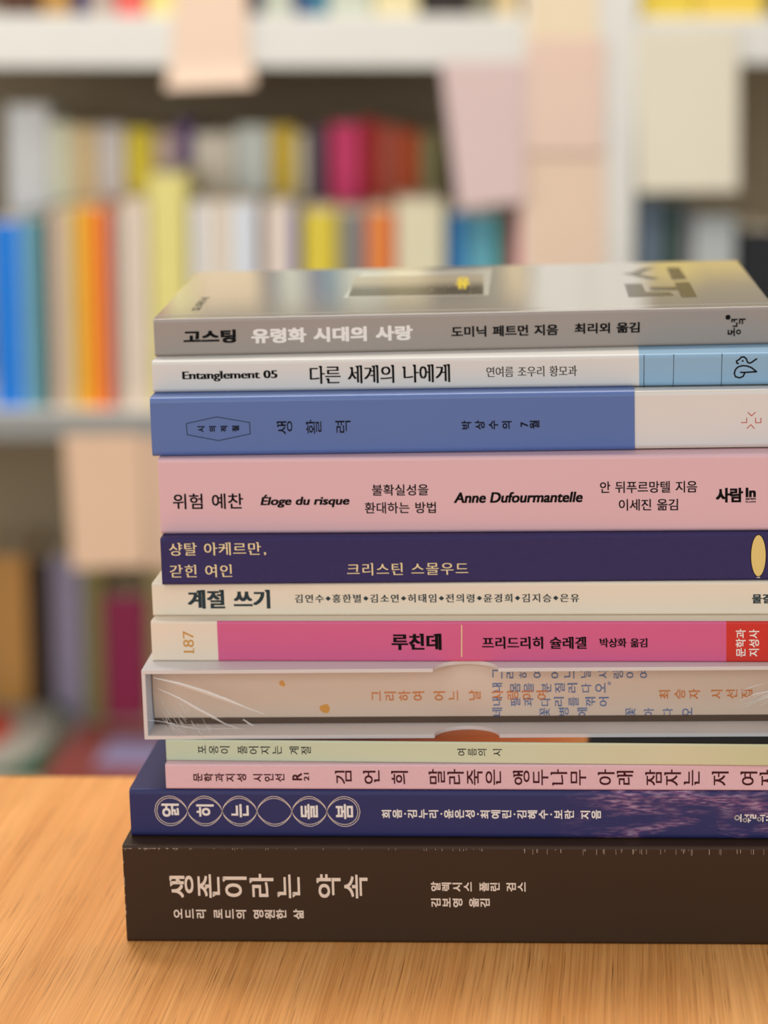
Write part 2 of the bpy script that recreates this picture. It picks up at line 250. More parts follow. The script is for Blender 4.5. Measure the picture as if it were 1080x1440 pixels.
def paper_mat():
    """page edges: fine leaves as stripes across the thickness of the block"""
    m = bpy.data.materials.new('page_edges'); m.use_nodes = True; nt = m.node_tree; p = nt.nodes['Principled BSDF']
    tc = node(nt, 'ShaderNodeTexCoord'); mp = node(nt, 'ShaderNodeMapping'); mp.inputs['Scale'].default_value = (20, 20, 6000)
    n = node(nt, 'ShaderNodeTexNoise', i_Scale=1.0, i_Detail=2.0); r = ramp(nt, [(0.3, lin((196, 180, 150))), (0.7, lin((238, 228, 205)))])
    nt.links.new(tc.outputs['Object'], mp.inputs[0]); nt.links.new(mp.outputs[0], n.inputs['Vector']); nt.links.new(n.outputs[0], r.inputs[0])
    nt.links.new(r.outputs[0], p.inputs['Base Color']); p.inputs['Roughness'].default_value = 0.8
    return m
def wood_mat():
    """oak veneer: broad figure, long fibres and short dark pores; the grain runs away from the viewer and bends outward on the right"""
    m = bpy.data.materials.new('oak_veneer'); m.use_nodes = True; nt = m.node_tree; p = nt.nodes['Principled BSDF']; L = nt.links.new
    tc = node(nt, 'ShaderNodeTexCoord'); sep = node(nt, 'ShaderNodeSeparateXYZ'); L(tc.outputs['Object'], sep.inputs[0])
    # bend: x' = x + y * (a + b * max(0, x - x0))
    s1 = node(nt, 'ShaderNodeMath', operation='SUBTRACT', i_1=0.24); L(sep.outputs[0], s1.inputs[0]); s1.use_clamp = True
    s2 = node(nt, 'ShaderNodeMath', operation='MULTIPLY', i_1=1.1); L(s1.outputs[0], s2.inputs[0])
    s3 = node(nt, 'ShaderNodeMath', operation='MULTIPLY'); L(s2.outputs[0], s3.inputs[0]); L(sep.outputs[1], s3.inputs[1])
    s4 = node(nt, 'ShaderNodeMath', operation='ADD'); L(sep.outputs[0], s4.inputs[0]); L(s3.outputs[0], s4.inputs[1])
    wob = node(nt, 'ShaderNodeTexNoise', i_Scale=6.0, i_Detail=2.0); L(tc.outputs['Object'], wob.inputs['Vector'])
    s5 = node(nt, 'ShaderNodeMath', operation='MULTIPLY_ADD', i_1=0.003); L(wob.outputs[0], s5.inputs[0]); L(s4.outputs[0], s5.inputs[2])
    cmb = node(nt, 'ShaderNodeCombineXYZ'); L(s5.outputs[0], cmb.inputs[0]); L(sep.outputs[1], cmb.inputs[1])
    def stretched(sx, sy, detail, w=0.0):
        mp = node(nt, 'ShaderNodeMapping'); mp.inputs['Scale'].default_value = (sx, sy, 1); mp.inputs['Location'].default_value = (w, w*1.7, 0); L(cmb.outputs[0], mp.inputs[0])
        n = node(nt, 'ShaderNodeTexNoise', i_Scale=1.0, i_Detail=detail, i_Roughness=0.6); L(mp.outputs[0], n.inputs['Vector']); return n
    broad = stretched(80, 1.6, 3); fib = stretched(1600, 10, 3, 3.1); pore = stretched(2300, 20, 2, 7.7); streak = stretched(2000, 40, 1, 12.3)
    rb = ramp(nt, [(0.30, lin((222, 148, 76))), (0.5, lin((234, 162, 90))), (0.72, lin((242, 174, 102)))]); L(broad.outputs[0], rb.inputs[0])
    rf = ramp(nt, [(0.33, (0.76, 0.69, 0.62)), (0.47, (0.95, 0.94, 0.93)), (0.64, (1.10, 1.13, 1.17))]); L(fib.outputs[0], rf.inputs[0])
    m1 = node(nt, 'ShaderNodeMix', data_type='RGBA', blend_type='MULTIPLY', i_0=1.0); L(rb.outputs[0], m1.inputs[6]); L(rf.outputs[0], m1.inputs[7])
    rp = ramp(nt, [(0.31, (1, 1, 1)), (0.36, (0, 0, 0))]); L(pore.outputs[0], rp.inputs[0])
    m2 = node(nt, 'ShaderNodeMix', data_type='RGBA', blend_type='MIX'); L(m1.outputs[2], m2.inputs[6]); m2.inputs[7].default_value = lin((128, 76, 34))+(1,)
    pf = node(nt, 'ShaderNodeMath', operation='MULTIPLY', i_1=0.9); L(rp.outputs[0], pf.inputs[0]); L(pf.outputs[0], m2.inputs[0])
    rg = ramp(nt, [(0.68, (0, 0, 0)), (0.76, (1, 1, 1))]); L(streak.outputs[0], rg.inputs[0])  # lighter fibre streaks in the grain colour
    m3 = node(nt, 'ShaderNodeMix', data_type='RGBA', blend_type='MIX'); L(m2.outputs[2], m3.inputs[6]); m3.inputs[7].default_value = lin((250, 200, 140))+(1,)
    gf = node(nt, 'ShaderNodeMath', operation='MULTIPLY', i_1=0.5); L(rg.outputs[0], gf.inputs[0]); L(gf.outputs[0], m3.inputs[0])
    L(m3.outputs[2], p.inputs['Base Color'])
    b = node(nt, 'ShaderNodeBump', i_Strength=0.35, i_Distance=0.0003); L(fib.outputs[0], b.inputs['Height']); L(b.outputs[0], p.inputs['Normal'])
    p.inputs['Roughness'].default_value = 0.42; p.inputs['Specular IOR Level'].default_value = 0.4
    return m
PAGES = paper_mat(); WOOD = wood_mat()
for nm, rgb in dict(black_ink=(12, 8, 8), dark_ink=(16, 18, 28), white_ink=(238, 230, 222), cream_ink=(232, 214, 196), gold_ink=(234, 214, 166), teal_ink=(48, 62, 66), wine_ink=(74, 30, 34),
                    ochre_ink=(205, 150, 72), orange_ink=(206, 122, 56), blue_ink=(76, 108, 158), red_ink=(190, 62, 50)).items(): mat(nm, rgb, 0.6, 0.02, spec=0.12)

# ------------------------------------------------------------------ mesh helpers
def mesh_obj(name, verts, faces, mats, parent=None, mw=None, idx=None, smooth=False, scale=MM):
    me = bpy.data.meshes.new(name); me.from_pydata([(x*scale, y*scale, z*scale) for x, y, z in verts], [], faces)
    for m in (mats if isinstance(mats, (list, tuple)) else [mats]): me.materials.append(m)
    if idx: me.polygons.foreach_set('material_index', idx)
    if smooth: me.polygons.foreach_set('use_smooth', [True]*len(me.polygons))
    me.update()
    o = bpy.data.objects.new(name, me); COL.objects.link(o)
    if parent: o.parent = parent
    if mw is not None: o.matrix_world = mw
    return o
def empty(name, label, cat, mw, group=None):
    o = bpy.data.objects.new(name, None); o.empty_display_size = 0.02; COL.objects.link(o); o.matrix_world = mw
    o['label'] = label; o['category'] = cat
    if group: o['group'] = group
    return o
def tag(o, label, cat, group=None):
    o['label'] = label; o['category'] = cat
    if group: o['group'] = group
    return o
def box_geo(x0, x1, y0, y1, z0, z1, b=0.0):
    """box with all edges chamfered by b"""
    if b <= 0:
        v = [(x, y, z) for z in (z0, z1) for y in (y0, y1) for x in (x0, x1)]
        return v, [(0, 2, 3, 1), (4, 5, 7, 6), (0, 1, 5, 4), (2, 6, 7, 3), (0, 4, 6, 2), (1, 3, 7, 5)]
    v = []; ids = {}
    for iz, z, sz in ((0, z0, 1), (1, z1, -1)):
        for iy, y, sy in ((0, y0, 1), (1, y1, -1)):
            for ix, x, sx in ((0, x0, 1), (1, x1, -1)):
                for ax in range(3):
                    p = [x+sx*b, y+sy*b, z+sz*b]; p[ax] = (x, y, z)[ax]
                    ids[(ix, iy, iz, ax)] = len(v); v.append(tuple(p))
    f = []
    for s in (0, 1):
        q = [ids[(s, a, c, 0)] for a, c in ((0, 0), (1, 0), (1, 1), (0, 1))]; f.append(tuple(q if s else q[::-1]))
        q = [ids[(a, s, c, 1)] for a, c in ((0, 0), (1, 0), (1, 1), (0, 1))]; f.append(tuple(q[::-1] if s else q))
        q = [ids[(a, c, s, 2)] for a, c in ((0, 0), (1, 0), (1, 1), (0, 1))]; f.append(tuple(q if s else q[::-1]))
    for a in (0, 1):
        for c in (0, 1):
            f.append((ids[(0, a, c, 1)], ids[(1, a, c, 1)], ids[(1, a, c, 2)], ids[(0, a, c, 2)]))
            f.append((ids[(a, 0, c, 0)], ids[(a, 1, c, 0)], ids[(a, 1, c, 2)], ids[(a, 0, c, 2)]))
            f.append((ids[(a, c, 0, 0)], ids[(a, c, 1, 0)], ids[(a, c, 1, 1)], ids[(a, c, 0, 1)]))
            for d in (0, 1): f.append((ids[(a, c, d, 0)], ids[(a, c, d, 1)], ids[(a, c, d, 2)]))
    return v, f
def merge(*geos):
    V = []; F = []
    for v, f in geos:
        n = len(V); V += v; F += [tuple(i+n for i in q) for q in f]
    return V, F
def cover_geo(L, W, T, t, r, xs=(), groove=0.0, segs=5, bulge=0.0):
    """a wrapped book cover: U-shaped section (back board, spine with rounded edges, front board) drawn along the spine.
    returns verts, faces and for each face (x middle, section part 'bot' | 'spine' | 'top' | 'in' | 'end')"""
    def sect(o, rr):
        pts = [(W, o, 'bot')]
        if groove and o == 0: pts += [(8.2, 0, 'bot'), (7.2, groove, 'bot'), (6.2, 0, 'bot')]
        for k in range(segs+1):
            a = math.pi*1.5 - k*math.pi/2/segs; pts.append((o+rr+rr*math.cos(a), o+rr+rr*math.sin(a), 'spine'))
        nb = 6 if bulge else 0
        for k in range(1, nb):
            s = k/nb; pts.append((o-bulge*math.sin(math.pi*s), o+rr+(T-2*o-2*rr)*s, 'spine'))
        for k in range(segs+1):
            a = math.pi - k*math.pi/2/segs; pts.append((o+rr+rr*math.cos(a), T-o-rr+rr*math.sin(a), 'spine' if k else 'spine'))
        if groove and o == 0: pts += [(6.2, T, 'top'), (7.2, T-groove, 'top'), (8.2, T, 'top')]
        pts.append((W, T-o, 'top'))
        return pts
    outer = sect(0, r); inner = sect(t, max(r-t, 0.15))[::-1]
    ring = outer+inner; n = len(ring); xx = [0]+sorted(xs)+[L]
    V = [(x, y, z) for x in xx for (y, z, _) in ring]; F = []; info = []
    for i in range(len(xx)-1):
        for j in range(n):
            k = (j+1) % n
            F.append((i*n+j, i*n+k, (i+1)*n+k, (i+1)*n+j))
            if j >= len(outer)-1: part = 'in'
            else:
                part = ring[j][2] if ring[j][2] == ring[k][2] else 'edge_'+(ring[j][2] if ring[j][2] != 'spine' else ring[k][2])
            info.append(((xx[i]+xx[i+1])/2, part))
    # end caps: quads between the outer and the inner line
    no, ni = len(outer), len(inner)
    for e, base in ((0, 0), (1, (len(xx)-1)*n)):
        a, b = 0, n-1
        while a < no-1 or b > no:
            ra = a/(no-1); rb = (n-1-b)/(ni-1)
            if b <= no or (a < no-1 and ra <= rb): q = (base+a, base+a+1, base+b); a += 1
            else: q = (base+a, base+b-1, base+b); b -= 1
            F.append(q if e == 0 else q[::-1]); info.append((0 if e == 0 else L, 'end'))
    return V, F, info

# ------------------------------------------------------------------ lettering (printed as thin inked faces lying on the paper)
GLYPH = {}
def glyph(s, thin=0.0, beak=False):
    key = (s, thin, beak)
    if key in GLYPH: return GLYPH[key]
    c = bpy.data.curves.new('letters', 'FONT'); c.body = s; c.size = 1; c.offset = thin; c.resolution_u = 4
    o = bpy.data.objects.new('letters', c); COL.objects.link(o)
    ev = o.evaluated_get(bpy.context.evaluated_depsgraph_get()); me = ev.to_mesh()
    V = [(v.co.x, v.co.y) for v in me.vertices]; F = [tuple(p.vertices) for p in me.polygons]
    ev.to_mesh_clear(); bpy.data.objects.remove(o); bpy.data.curves.remove(c)
    if beak:            # brush-serif stems: a small slanted beak at the head of each upright stroke
        cnt = {}
        for f in F:
            for a, b in zip(f, f[1:]+f[:1]): cnt.setdefault(frozenset((a, b)), []).append(f)
        bd = [tuple(e) for e, fs in cnt.items() if len(fs) == 1]; nb = {}
        for a, b in bd: nb.setdefault(a, []).append(b); nb.setdefault(b, []).append(a)
        for a, b in bd:
            if V[a][0] > V[b][0]: a, b = b, a
            w = V[b][0]-V[a][0]
            if abs(V[a][1]-V[b][1]) > 0.012 or not 0.03 < w < 0.14: continue
            na = [q for q in nb[a] if q != b]; nb_ = [q for q in nb[b] if q != a]
            if not na or not nb_: continue
            if V[na[0]][1] < V[a][1]-0.15 and V[nb_[0]][1] < V[b][1]-0.03:
                y = V[a][1]; n = len(V)
                V += [(V[a][0]-0.075, y+0.004), (V[a][0]+w*0.3, y+0.018), (V[b][0], y-0.001), (V[a][0], y-0.085)]
                F.append((n, n+3, n+2, n+1))
    if V:
        cx = [p[0] for p in V]; GLYPH[key] = (V, F, min(cx), max(cx))
    else: GLYPH[key] = ([], [], 0, 0)
    return GLYPH[key]
STYLE = {  # layout, thinning, brush beaks, stroke widening (x, y) in em, slant
    'reg': ('line', 0, 0, (0.018, 0.016), 0), 'bold': ('line', 0, 0, (0.044, 0.036), 0), 'heavy': ('line', 0, 0, (0.060, 0.048), 0), 'fat': ('line', -0.004, 1, (0.058, 0.010), 0),
    'serif': ('line', -0.008, 1, (0.036, 0.012), 0), 'serif_light': ('line', -0.010, 1, (0.024, 0.008), 0), 'serif_semi': ('line', -0.004, 1, (0.034, 0.014), 0),
    'brush': ('line', 0, 1, (0.058, 0.026), 0), 'brush_semi': ('line', -0.002, 1, (0.046, 0.022), 0), 'bolditalic': ('line', 0, 0, (0.044, 0.030), 0.19),
    'rot_bold': ('rot', 0, 0, (0.045, 0.04), 0), 'rot_semi': ('rot', 0, 0, (0.030, 0.026), 0), 'rot_serif': ('rot', -0.006, 1, (0.018, 0.007), 0),
    'rot_serif_semi': ('rot', -0.002, 1, (0.022, 0.010), 0), 'rot_brush': ('rot', 0, 1, (0.022, 0.013), 0),
    'up_serif': ('up', -0.004, 0, (0.014, 0.0), 0), 'up_semi': ('up', 0, 0, (0.022, 0.018), 0), 'up_bold': ('up', 0, 0, (0.032, 0.028), 0)}
def widen(P, F, wx, wy):
    sh = [(wx*c, wy*s) for c, s in ((1, 1), (-1, 1), (1, -1), (-1, -1), (0, 1), (0, -1), (1, 0), (-1, 0))] if wy else [(wx, 0), (-wx, 0), (0, 0)]
    PP = []; FF = []
    for k, (dx, dy) in enumerate(sh):
        n = len(PP); PP += [(x+dx*.8, y+dy*.8, k) for x, y in P]; FF += [tuple(i+n for i in f) for f in F]
    return PP, FF
def fit(PP, u0, u1, vc, h):
    xs = [p[0] for p in PP]; ys = [p[1] for p in PP]; x0, x1, y0, y1 = min(xs), max(xs), min(ys), max(ys)
    sx = (u1-u0)/(x1-x0); sy = h/(y1-y0)
    return [(u0+(x-x0)*sx, vc-h/2+(y-y0)*sy, k) for x, y, k in PP]
def setting(string, style, u0, u1, vc, h):
    """outline faces of a line of type set into a box: 'line' reads left to right, 'rot' is vertical writing on a lying book (each letter turned a quarter),
    'up' the whole line turned a quarter.  Hangul keeps its proportions and is letter-spaced to the measure."""
    lay, thin, beak, (wx, wy), slant = STYLE[style]
    if lay != 'line': wx, wy = (wy, wx)
    hangul = sum(ord(c) > 0x1100 for c in string)
    if lay == 'up' or not hangul or len(string) == 1:
        V, Fa, a, b = glyph(string, thin, bool(beak)); P = [(x+slant*y, y) for x, y in V]
        if lay != 'line': P = [(-y, x) for x, y in P]
        PP, FF = widen(P, Fa, wx, wy); return fit(PP, u0, u1, vc, h), FF
    cells = []; cur = 0.0
    for ch in string:
        if ch == ' ': cur += 0.5 if lay == 'rot' else 0.36; continue
        V, Fa, a, b = glyph(ch, thin, bool(beak)); cyy = 0.375
        if ch == '◆': V = [((x-.52)*.5, (y-.36)*.5+cyy) for x, y in V]; adv = 0.62
        elif ch in '·,': V = [(x-(a+b)/2, y) for x, y in V]; adv = 0.42
        elif ord(ch) < 128: V = [(x-(a+b)/2, y) for x, y in V]; adv = b-a+.12
        else: V = [(x-0.46, y) for x, y in V]; adv = 0.93 if lay == 'line' else 1.0
        Q = [(x, y-cyy) for x, y in V] if lay == 'line' else [(-(y-cyy), x) for x, y in V]
        cells.append((cur+adv/2, Q, Fa)); cur += adv
    y0 = min(q[1] for c in cells for q in c[1]); y1 = max(q[1] for c in cells for q in c[1]); em = h/(y1-y0+wy*1.6)
    lo = min(q[0] for q in cells[0][1])-wx*.8; hi = max(q[0] for q in cells[-1][1])+wx*.8
    c0, c1 = cells[0][0], cells[-1][0]; nat = (c1-c0)
    k = ((u1-u0)/em+lo-hi)/nat; sx = em
    kmin, smax = (1.05, 1.0) if lay == 'rot' else (.97, 1.45 if style == 'heavy' else 1.22 if style in ('bold', 'brush') else 1.08)
    if k < kmin:                       # too long for its measure: condense
        sx = (u1-u0)/(nat*kmin-lo+hi); k = kmin
    elif lay == 'line':                # wide faces first widen, then letter-space
        sx = min(em*smax, (u1-u0)/(nat-lo+hi)); k = ((u1-u0)/sx+lo-hi)/nat
    PP = []; FF = []
    for c, Q, Fa in cells:
        A, B = widen(Q, Fa, wx, wy); n = len(PP)
        PP += [(u0+((c-c0)*k-lo+x)*sx, vc+(y-(y0+y1)/2)*em, q) for x, y, q in A]; FF += [tuple(i+n for i in f) for f in B]
    return PP, FF
def print_on(name, parent, blocks, m, surf=lambda u, v: 0.0, zmap=None):
    """blocks: list of (points, faces) in spine coordinates; lays them 0.04 mm proud of the spine"""
    V = []; F = []
    for PP, FF in blocks:
        n = len(V)
        V += [(u, surf(u, v)-0.04-0.002*k, v) for u, v, k in PP] if zmap is None else [zmap(u, v, k) for u, v, k in PP]
        F += [tuple(i+n for i in f) for f in FF]
    return mesh_obj(name, V, F, m, parent)
def stroke(pts, w, k=0, closed=False):
    """a drawn line of width w with round joints, as faces"""
    P = []; F = []
    for (x0, y0), (x1, y1) in zip(pts, pts[1:]):
        d = math.hypot(x1-x0, y1-y0) or 1; nx, ny = -(y1-y0)/d*w/2, (x1-x0)/d*w/2; n = len(P)
        P += [(x0+nx, y0+ny, k), (x0-nx, y0-ny, k), (x1-nx, y1-ny, k), (x1+nx, y1+ny, k)]; F.append((n, n+1, n+2, n+3))
    for x, y in pts[1:-1] if len(pts) > 2 else []:
        a, b = disc((x, y), w/2, k+1, 10); n = len(P); P += a; F += [tuple(i+n for i in f) for f in b]
    return P, F
def disc(c, r, k=0, n=28, ry=None):
    return [(c[0]+r*math.cos(2*math.pi*i/n), c[1]+(ry or r)*math.sin(2*math.pi*i/n), k) for i in range(n)], [tuple(range(n))]
def ring(c, r, w, n=36): return stroke([(c[0]+r*math.cos(2*math.pi*i/n), c[1]+r*math.sin(2*math.pi*i/n)) for i in range(n+1)], w)

# ------------------------------------------------------------------ desk and room
FLOOR_Z = -740
bx = desk_back = None
(d0x, d0y), (d1x, d1y) = M['desk'][0], M['desk'][1]
ang = math.atan2(d1y-d0y, d1x-d0x)
DESK = Matrix.Translation((d0x*MM, d0y*MM, 0)) @ Matrix.Rotation(ang, 4, 'Z')
desk = empty('desk', 'light oak veneer desk with straight edges that the book stack stands on', 'desk', DESK)
v, f = box_geo(-620, 980, -700, 0, -28, 0, 1.2); mesh_obj('desk_top', v, f, WOOD, desk)
steel = mat('powder_coated_steel', (70, 70, 72), 0.4)
for x in (-570, 920):
    for y in (-650, -60):
        v, f = box_geo(x-20, x+20, y-20, y+20, FLOOR_Z, -28.2, 2); mesh_obj('leg', v, f, steel, desk)
v, f = box_geo(-549, 899, -66, -54, -110, -28.2, 1); mesh_obj('apron', v, f, steel, desk)
SHELF = Matrix(((SHELF_EX[0], SHELF_EY[0], SHELF_EZ[0], SHELF_O[0]*MM), (SHELF_EX[1], SHELF_EY[1], SHELF_EZ[1], SHELF_O[1]*MM), (SHELF_EX[2], SHELF_EY[2], SHELF_EZ[2], SHELF_O[2]*MM), (0, 0, 0, 1)))
fl = mesh_obj('floor', *box_geo(-3000, 3000, -3000, 2600, -800, -775), mat('grey_linoleum', (120, 112, 102), 0.5, 0.1, 8)); fl['kind'] = 'structure'
wl = mesh_obj('wall_back', *box_geo(-3000, 3000, 440, 490, -790, 1900), mat('wall_paint', (190, 184, 172), 0.8), mw=SHELF); wl['kind'] = 'structure'

# ------------------------------------------------------------------ the bookcases
case_white = mat('case_white', (226, 222, 212), 0.4); case_back = mat('case_back_panel', (190, 170, 138), 0.6)
ZS = [SH['s3'][1]-322, SH['s3'][1], SH['s2top'][1], SH['s1top'][1], SH['s1top'][1]+385, SH['s1top'][1]+770]
TH = SH['s1top'][1]-SH['s1bot'][1]
rail = mat('grey_edge_strip', (150, 148, 142), .5)  # grey strip along the front edge of the middle shelf
def bookcase(name, label, xa, xb, shelves, th):
    e = empty(name, label, 'bookcase', SHELF @ Matrix.Translation((0, 0, 0)))
    sp = 54
    for s in ((xa, xa+sp), (xb-sp, xb)): mesh_obj('side_panel', *box_geo(s[0], s[1], 0, 420, -760, 1080, 2), case_white, e)
    mesh_obj('back_panel', *box_geo(xa+sp+.2, xb-sp-.2, 412, 420, -745, 1078), case_back, e)
    for z, t in shelves:
        b = mesh_obj('shelf_board', *box_geo(xa+sp+.2, xb-sp-.2, 2, 411.5, z-t, z, 1.5), case_white, e)
        if z == ZS[2]:
            r_ = mesh_obj('edge_strip', *box_geo(xa+sp+.4, xb-sp-.4, .2, 2.0, z-t+1, z-1, .4), rail, b); r_['label'] = 'grey strip on the shelf edge'
    return e
S2T = SH['s2top'][1]-SH['s2bot'][1]
pm = SH['postM'][0]
bookcase('bookcase', 'white bookcase with three rows of coloured books behind the stack', pm-.3-960, pm-.3, [(ZS[0], 30), (ZS[1], 30), (ZS[2], S2T), (ZS[3], TH), (ZS[4], TH), (ZS[5], 30)], TH)
rz = SH['right1top'][1]
bookcase('bookcase', 'white bookcase at the right edge behind the cream notice', pm+.3, pm+960.3, [(ZS[0], 30), (ZS[1], 30), (ZS[2]-1, S2T), (rz, rz-SH['right1bot'][1]), (rz+385, 40), (rz+770, 30)], TH)

def shelf_book(kind, X0, X1, Y, Z, H, depth, rgb, label, group, lean=0.0, rough=0.5):
    T = max(X1-X0-0.8, 2.0)
    mw = SHELF @ Matrix.Translation((X1*MM-0.0004, Y*MM, Z*MM)) @ Matrix.Rotation(math.radians(lean), 4, 'Y') @ Matrix(((0, 0, -1, 0), (0, 1, 0, 0), (1, 0, 0, 0), (0, 0, 0, 1)))
    e = empty(kind, label, 'book', mw, group)
    V, F, info = cover_geo(H, depth, T, min(1.0, T*.2), min(2.5, T*.3), segs=3)
    mesh_obj('cover', V, F, mat('printed_'+kind+'_%d_%d_%d' % rgb, rgb, rough, 0.06, 25), e)
    t = min(1.0, T*.2)+.05
    mesh_obj('page_block', *box_geo(1.5, H-1.5, t+.3, depth-2, t, T-t), PAGES, e)
    return e
def shelf_row(rows, Y, Z, depth, where, group, pale=1.0):
    names = [r[0] for r in rows]
    for i, (nm, x0, x1, h, rgb, lean) in enumerate(rows):
        a = names[i-1] if i else None; b = names[i+1] if i+1 < len(names) else None
        near = f'between {a} and {b} books' if a and b else (f'right of the {a} book' if a else f'left of the {b} book')
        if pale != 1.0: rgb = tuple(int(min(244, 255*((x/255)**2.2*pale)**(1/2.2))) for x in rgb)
        shelf_book('shelved_book', x0, x1, Y, Z+.2, h, depth, rgb, f'{nm} book spine {near}, {where}', group, lean)
shelf_row([r for r in FRONT if r[1] < 170], 18, ZS[2], 125, 'front row, middle shelf', 'front row of books on the middle shelf')
shelf_row([r for r in FRONT if r[1] >= 170], 18, ZS[2]-1, 125, 'right bookcase', 'books in the right bookcase')
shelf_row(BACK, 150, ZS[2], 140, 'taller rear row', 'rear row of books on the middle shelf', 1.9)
shelf_row(TOP, 12, ZS[3], 140, 'top shelf', 'books on the top shelf')
shelf_row(TOPR, 12, rz, 140, 'upper right shelf', 'books on the upper right shelf')
shelf_row(LOW, 265, ZS[1], 130, 'low shelf', 'books on the low shelf', 1.35)

# picture books leaning at the front of the low shelf
def sheet_geo(pts, t, nx=8, nz=10, curl=0.0, y0=0.0):
    """a sheet of paper or board through four corners (tl, tr, br, bl) with thickness t and a slight outward curl at the foot"""
    V = []; F = []
    for s in (0, 1):
        for j in range(nz+1):
            for i in range(nx+1):
                a, b = i/nx, j/nz
                x = (pts[0][0]*(1-a)+pts[1][0]*a)*(1-b)+(pts[3][0]*(1-a)+pts[2][0]*a)*b
                z = (pts[0][1]*(1-a)+pts[1][1]*a)*(1-b)+(pts[3][1]*(1-a)+pts[2][1]*a)*b
                V.append((x, y0-curl*b*b+s*t, z))
    n = (nx+1)*(nz+1); ix = lambda s, i, j: s*n+j*(nx+1)+i
    for j in range(nz):
        for i in range(nx):
            F.append((ix(0, i, j), ix(0, i, j+1), ix(0, i+1, j+1), ix(0, i+1, j))); F.append((ix(1, i, j), ix(1, i+1, j), ix(1, i+1, j+1), ix(1, i, j+1)))
    for i in range(nx):
        F.append((ix(0, i, 0), ix(0, i+1, 0), ix(1, i+1, 0), ix(1, i, 0))); F.append((ix(0, i, nz), ix(1, i, nz), ix(1, i+1, nz), ix(0, i+1, nz)))
    for j in range(nz):
        F.append((ix(0, 0, j), ix(1, 0, j), ix(1, 0, j+1), ix(0, 0, j+1))); F.append((ix(0, nx, j), ix(0, nx, j+1), ix(1, nx, j+1), ix(1, nx, j)))
    return V, F
def face_out(name, label, x0, x1, z0, z1, Y, T, rgb, tilt):
    e = empty(name, label, 'book', SHELF @ Matrix.Translation((x0*MM, Y*MM, z0*MM)) @ Matrix.Rotation(math.radians(-tilt), 4, 'X'))
    w, h = x1-x0, z1-z0
    mesh_obj('cover', *merge(box_geo(0, w, 0, 2, 0, h, .4), box_geo(0, w, T-2, T, 0, h, .4), box_geo(0, 2.5, 2.01, T-2.01, 0, h)), mat('board_%d_%d_%d' % rgb, rgb, 0.4, 0.1, 20), e)
    mesh_obj('page_block', *box_geo(2.8, w-3, 2.1, T-2.1, 2, h-2), PAGES, e)
    return e, w, h
g = LOWPOS['green']; x0 = g[0][0]; x1 = LOWPOS['mar'][0][0]-1.5
mwf = SHELF @ Matrix.Translation((x0*MM, -.004, (ZS[1]+.4)*MM))
e = empty('picture_book', 'dark green picture book with a grey and red round picture lying at far left', 'book', mwf)
mesh_obj('cover', *merge(box_geo(0, x1-x0, 0, 246, 0, 2, .4), box_geo(0, x1-x0, 0, 246, 22, 24, .4), box_geo(0, 2.5, 0, 246, 2.01, 21.99)), mat('dark_green_board', (10, 88, 66), .4, .1, 20), e)
mesh_obj('page_block', *box_geo(2.8, x1-x0-2, 3, 243, 2.1, 21.9), PAGES, e)
(rx0, ry0), (rx1, ry1), (rx2, ry2) = LOWPOS['round']
for nm, cx_, rx_, ry_, k, rgb in (('picture_roundel', rx0-x0, rx2-rx0, (ry1-ry2)/2, .04, (178, 174, 162)), ('picture_spot', rx0-x0-14, (rx2-rx0)*.5, (ry1-ry2)*.25, .08, (205, 78, 66))):
    cy_ = (ry1+ry2)/2+4
    PP, FF = disc((cx_, cy_), rx_, 0, 48, ry_)
    PP = [(min(max(x, 1), x1-x0-1), min(max(y, 1), 245), q) for x, y, q in PP]
    mesh_obj(nm, [(x, y, 24+k) for x, y, q in PP], FF, mat(nm, rgb, .5), e)
m4 = LOWPOS['mar']
yaw_ = math.atan2(m4[1][1]-m4[0][1], m4[1][0]-m4[0][0])-math.pi/2
mwf = SHELF @ Matrix.Translation((m4[0][0]*MM, m4[0][1]*MM, (ZS[1]+.4)*MM)) @ Matrix.Rotation(yaw_, 4, 'Z')
e = empty('picture_book', 'brownish red book with a lilac patch lying flat on the low shelf', 'book', mwf)
ln = 188
mesh_obj('cover', *merge(box_geo(0, 150, 0, ln, 0, 2, .4), box_geo(0, 150, 0, ln, 22, 24, .4), box_geo(0, 150, 0, 2.5, 2.01, 21.99)), mat('maroon_board', (150, 72, 64), .4, .1, 20), e)
mesh_obj('page_block', *box_geo(2, 147, 2.8, ln-3, 2.1, 21.9), PAGES, e)
mesh_obj('picture_patch', *box_geo(44, 112, 40, 135, 24.02, 24.06), mat('lilac_print', (156, 146, 184), .5), e)

# notices and shelf labels
def notice(name, label, pts, Y, t, curl, rgb):
    V, F = sheet_geo(pts, t, curl=curl, y0=Y)
    return tag(mesh_obj(name, V, F, mat('notice_%d_%d_%d' % rgb, rgb, 0.6, 0.04, 12), None, SHELF, smooth=False), label, 'notice')
LB = LABELS
a = LB['a']
V, F = merge(sheet_geo([a[0], a[1], a[2], a[5]], .5, y0=-1.0), sheet_geo([a[5], a[2], a[3], a[4]], .5, 6, 4, curl=5, y0=-1.0))
tag(mesh_obj('shelf_label', V, F, mat('peach_card', (238, 208, 182), .6, .03, 12), None, SHELF), 'pale peach label hung over the top shelf edge at upper left', 'label')
notice('hanging_notice', 'pinkish lilac paper hanging under the top shelf, left of the white post', LB['b'], -1.2, .4, 4, (218, 190, 184))
notice('hanging_notice', 'cream paper hanging under the upper right shelf, right of the white post', LB['c'], -1.0, .4, 5, (226, 216, 192))
notice('hanging_notice', 'large peach paper hanging under the middle shelf, left of the stack', LB['d'], -1.2, .4, 5, (232, 192, 158))
notice('hanging_notice', 'narrow peach paper hanging behind the upper left edge of the stack', LB['e'], -.9, .4, 3, (226, 186, 156))
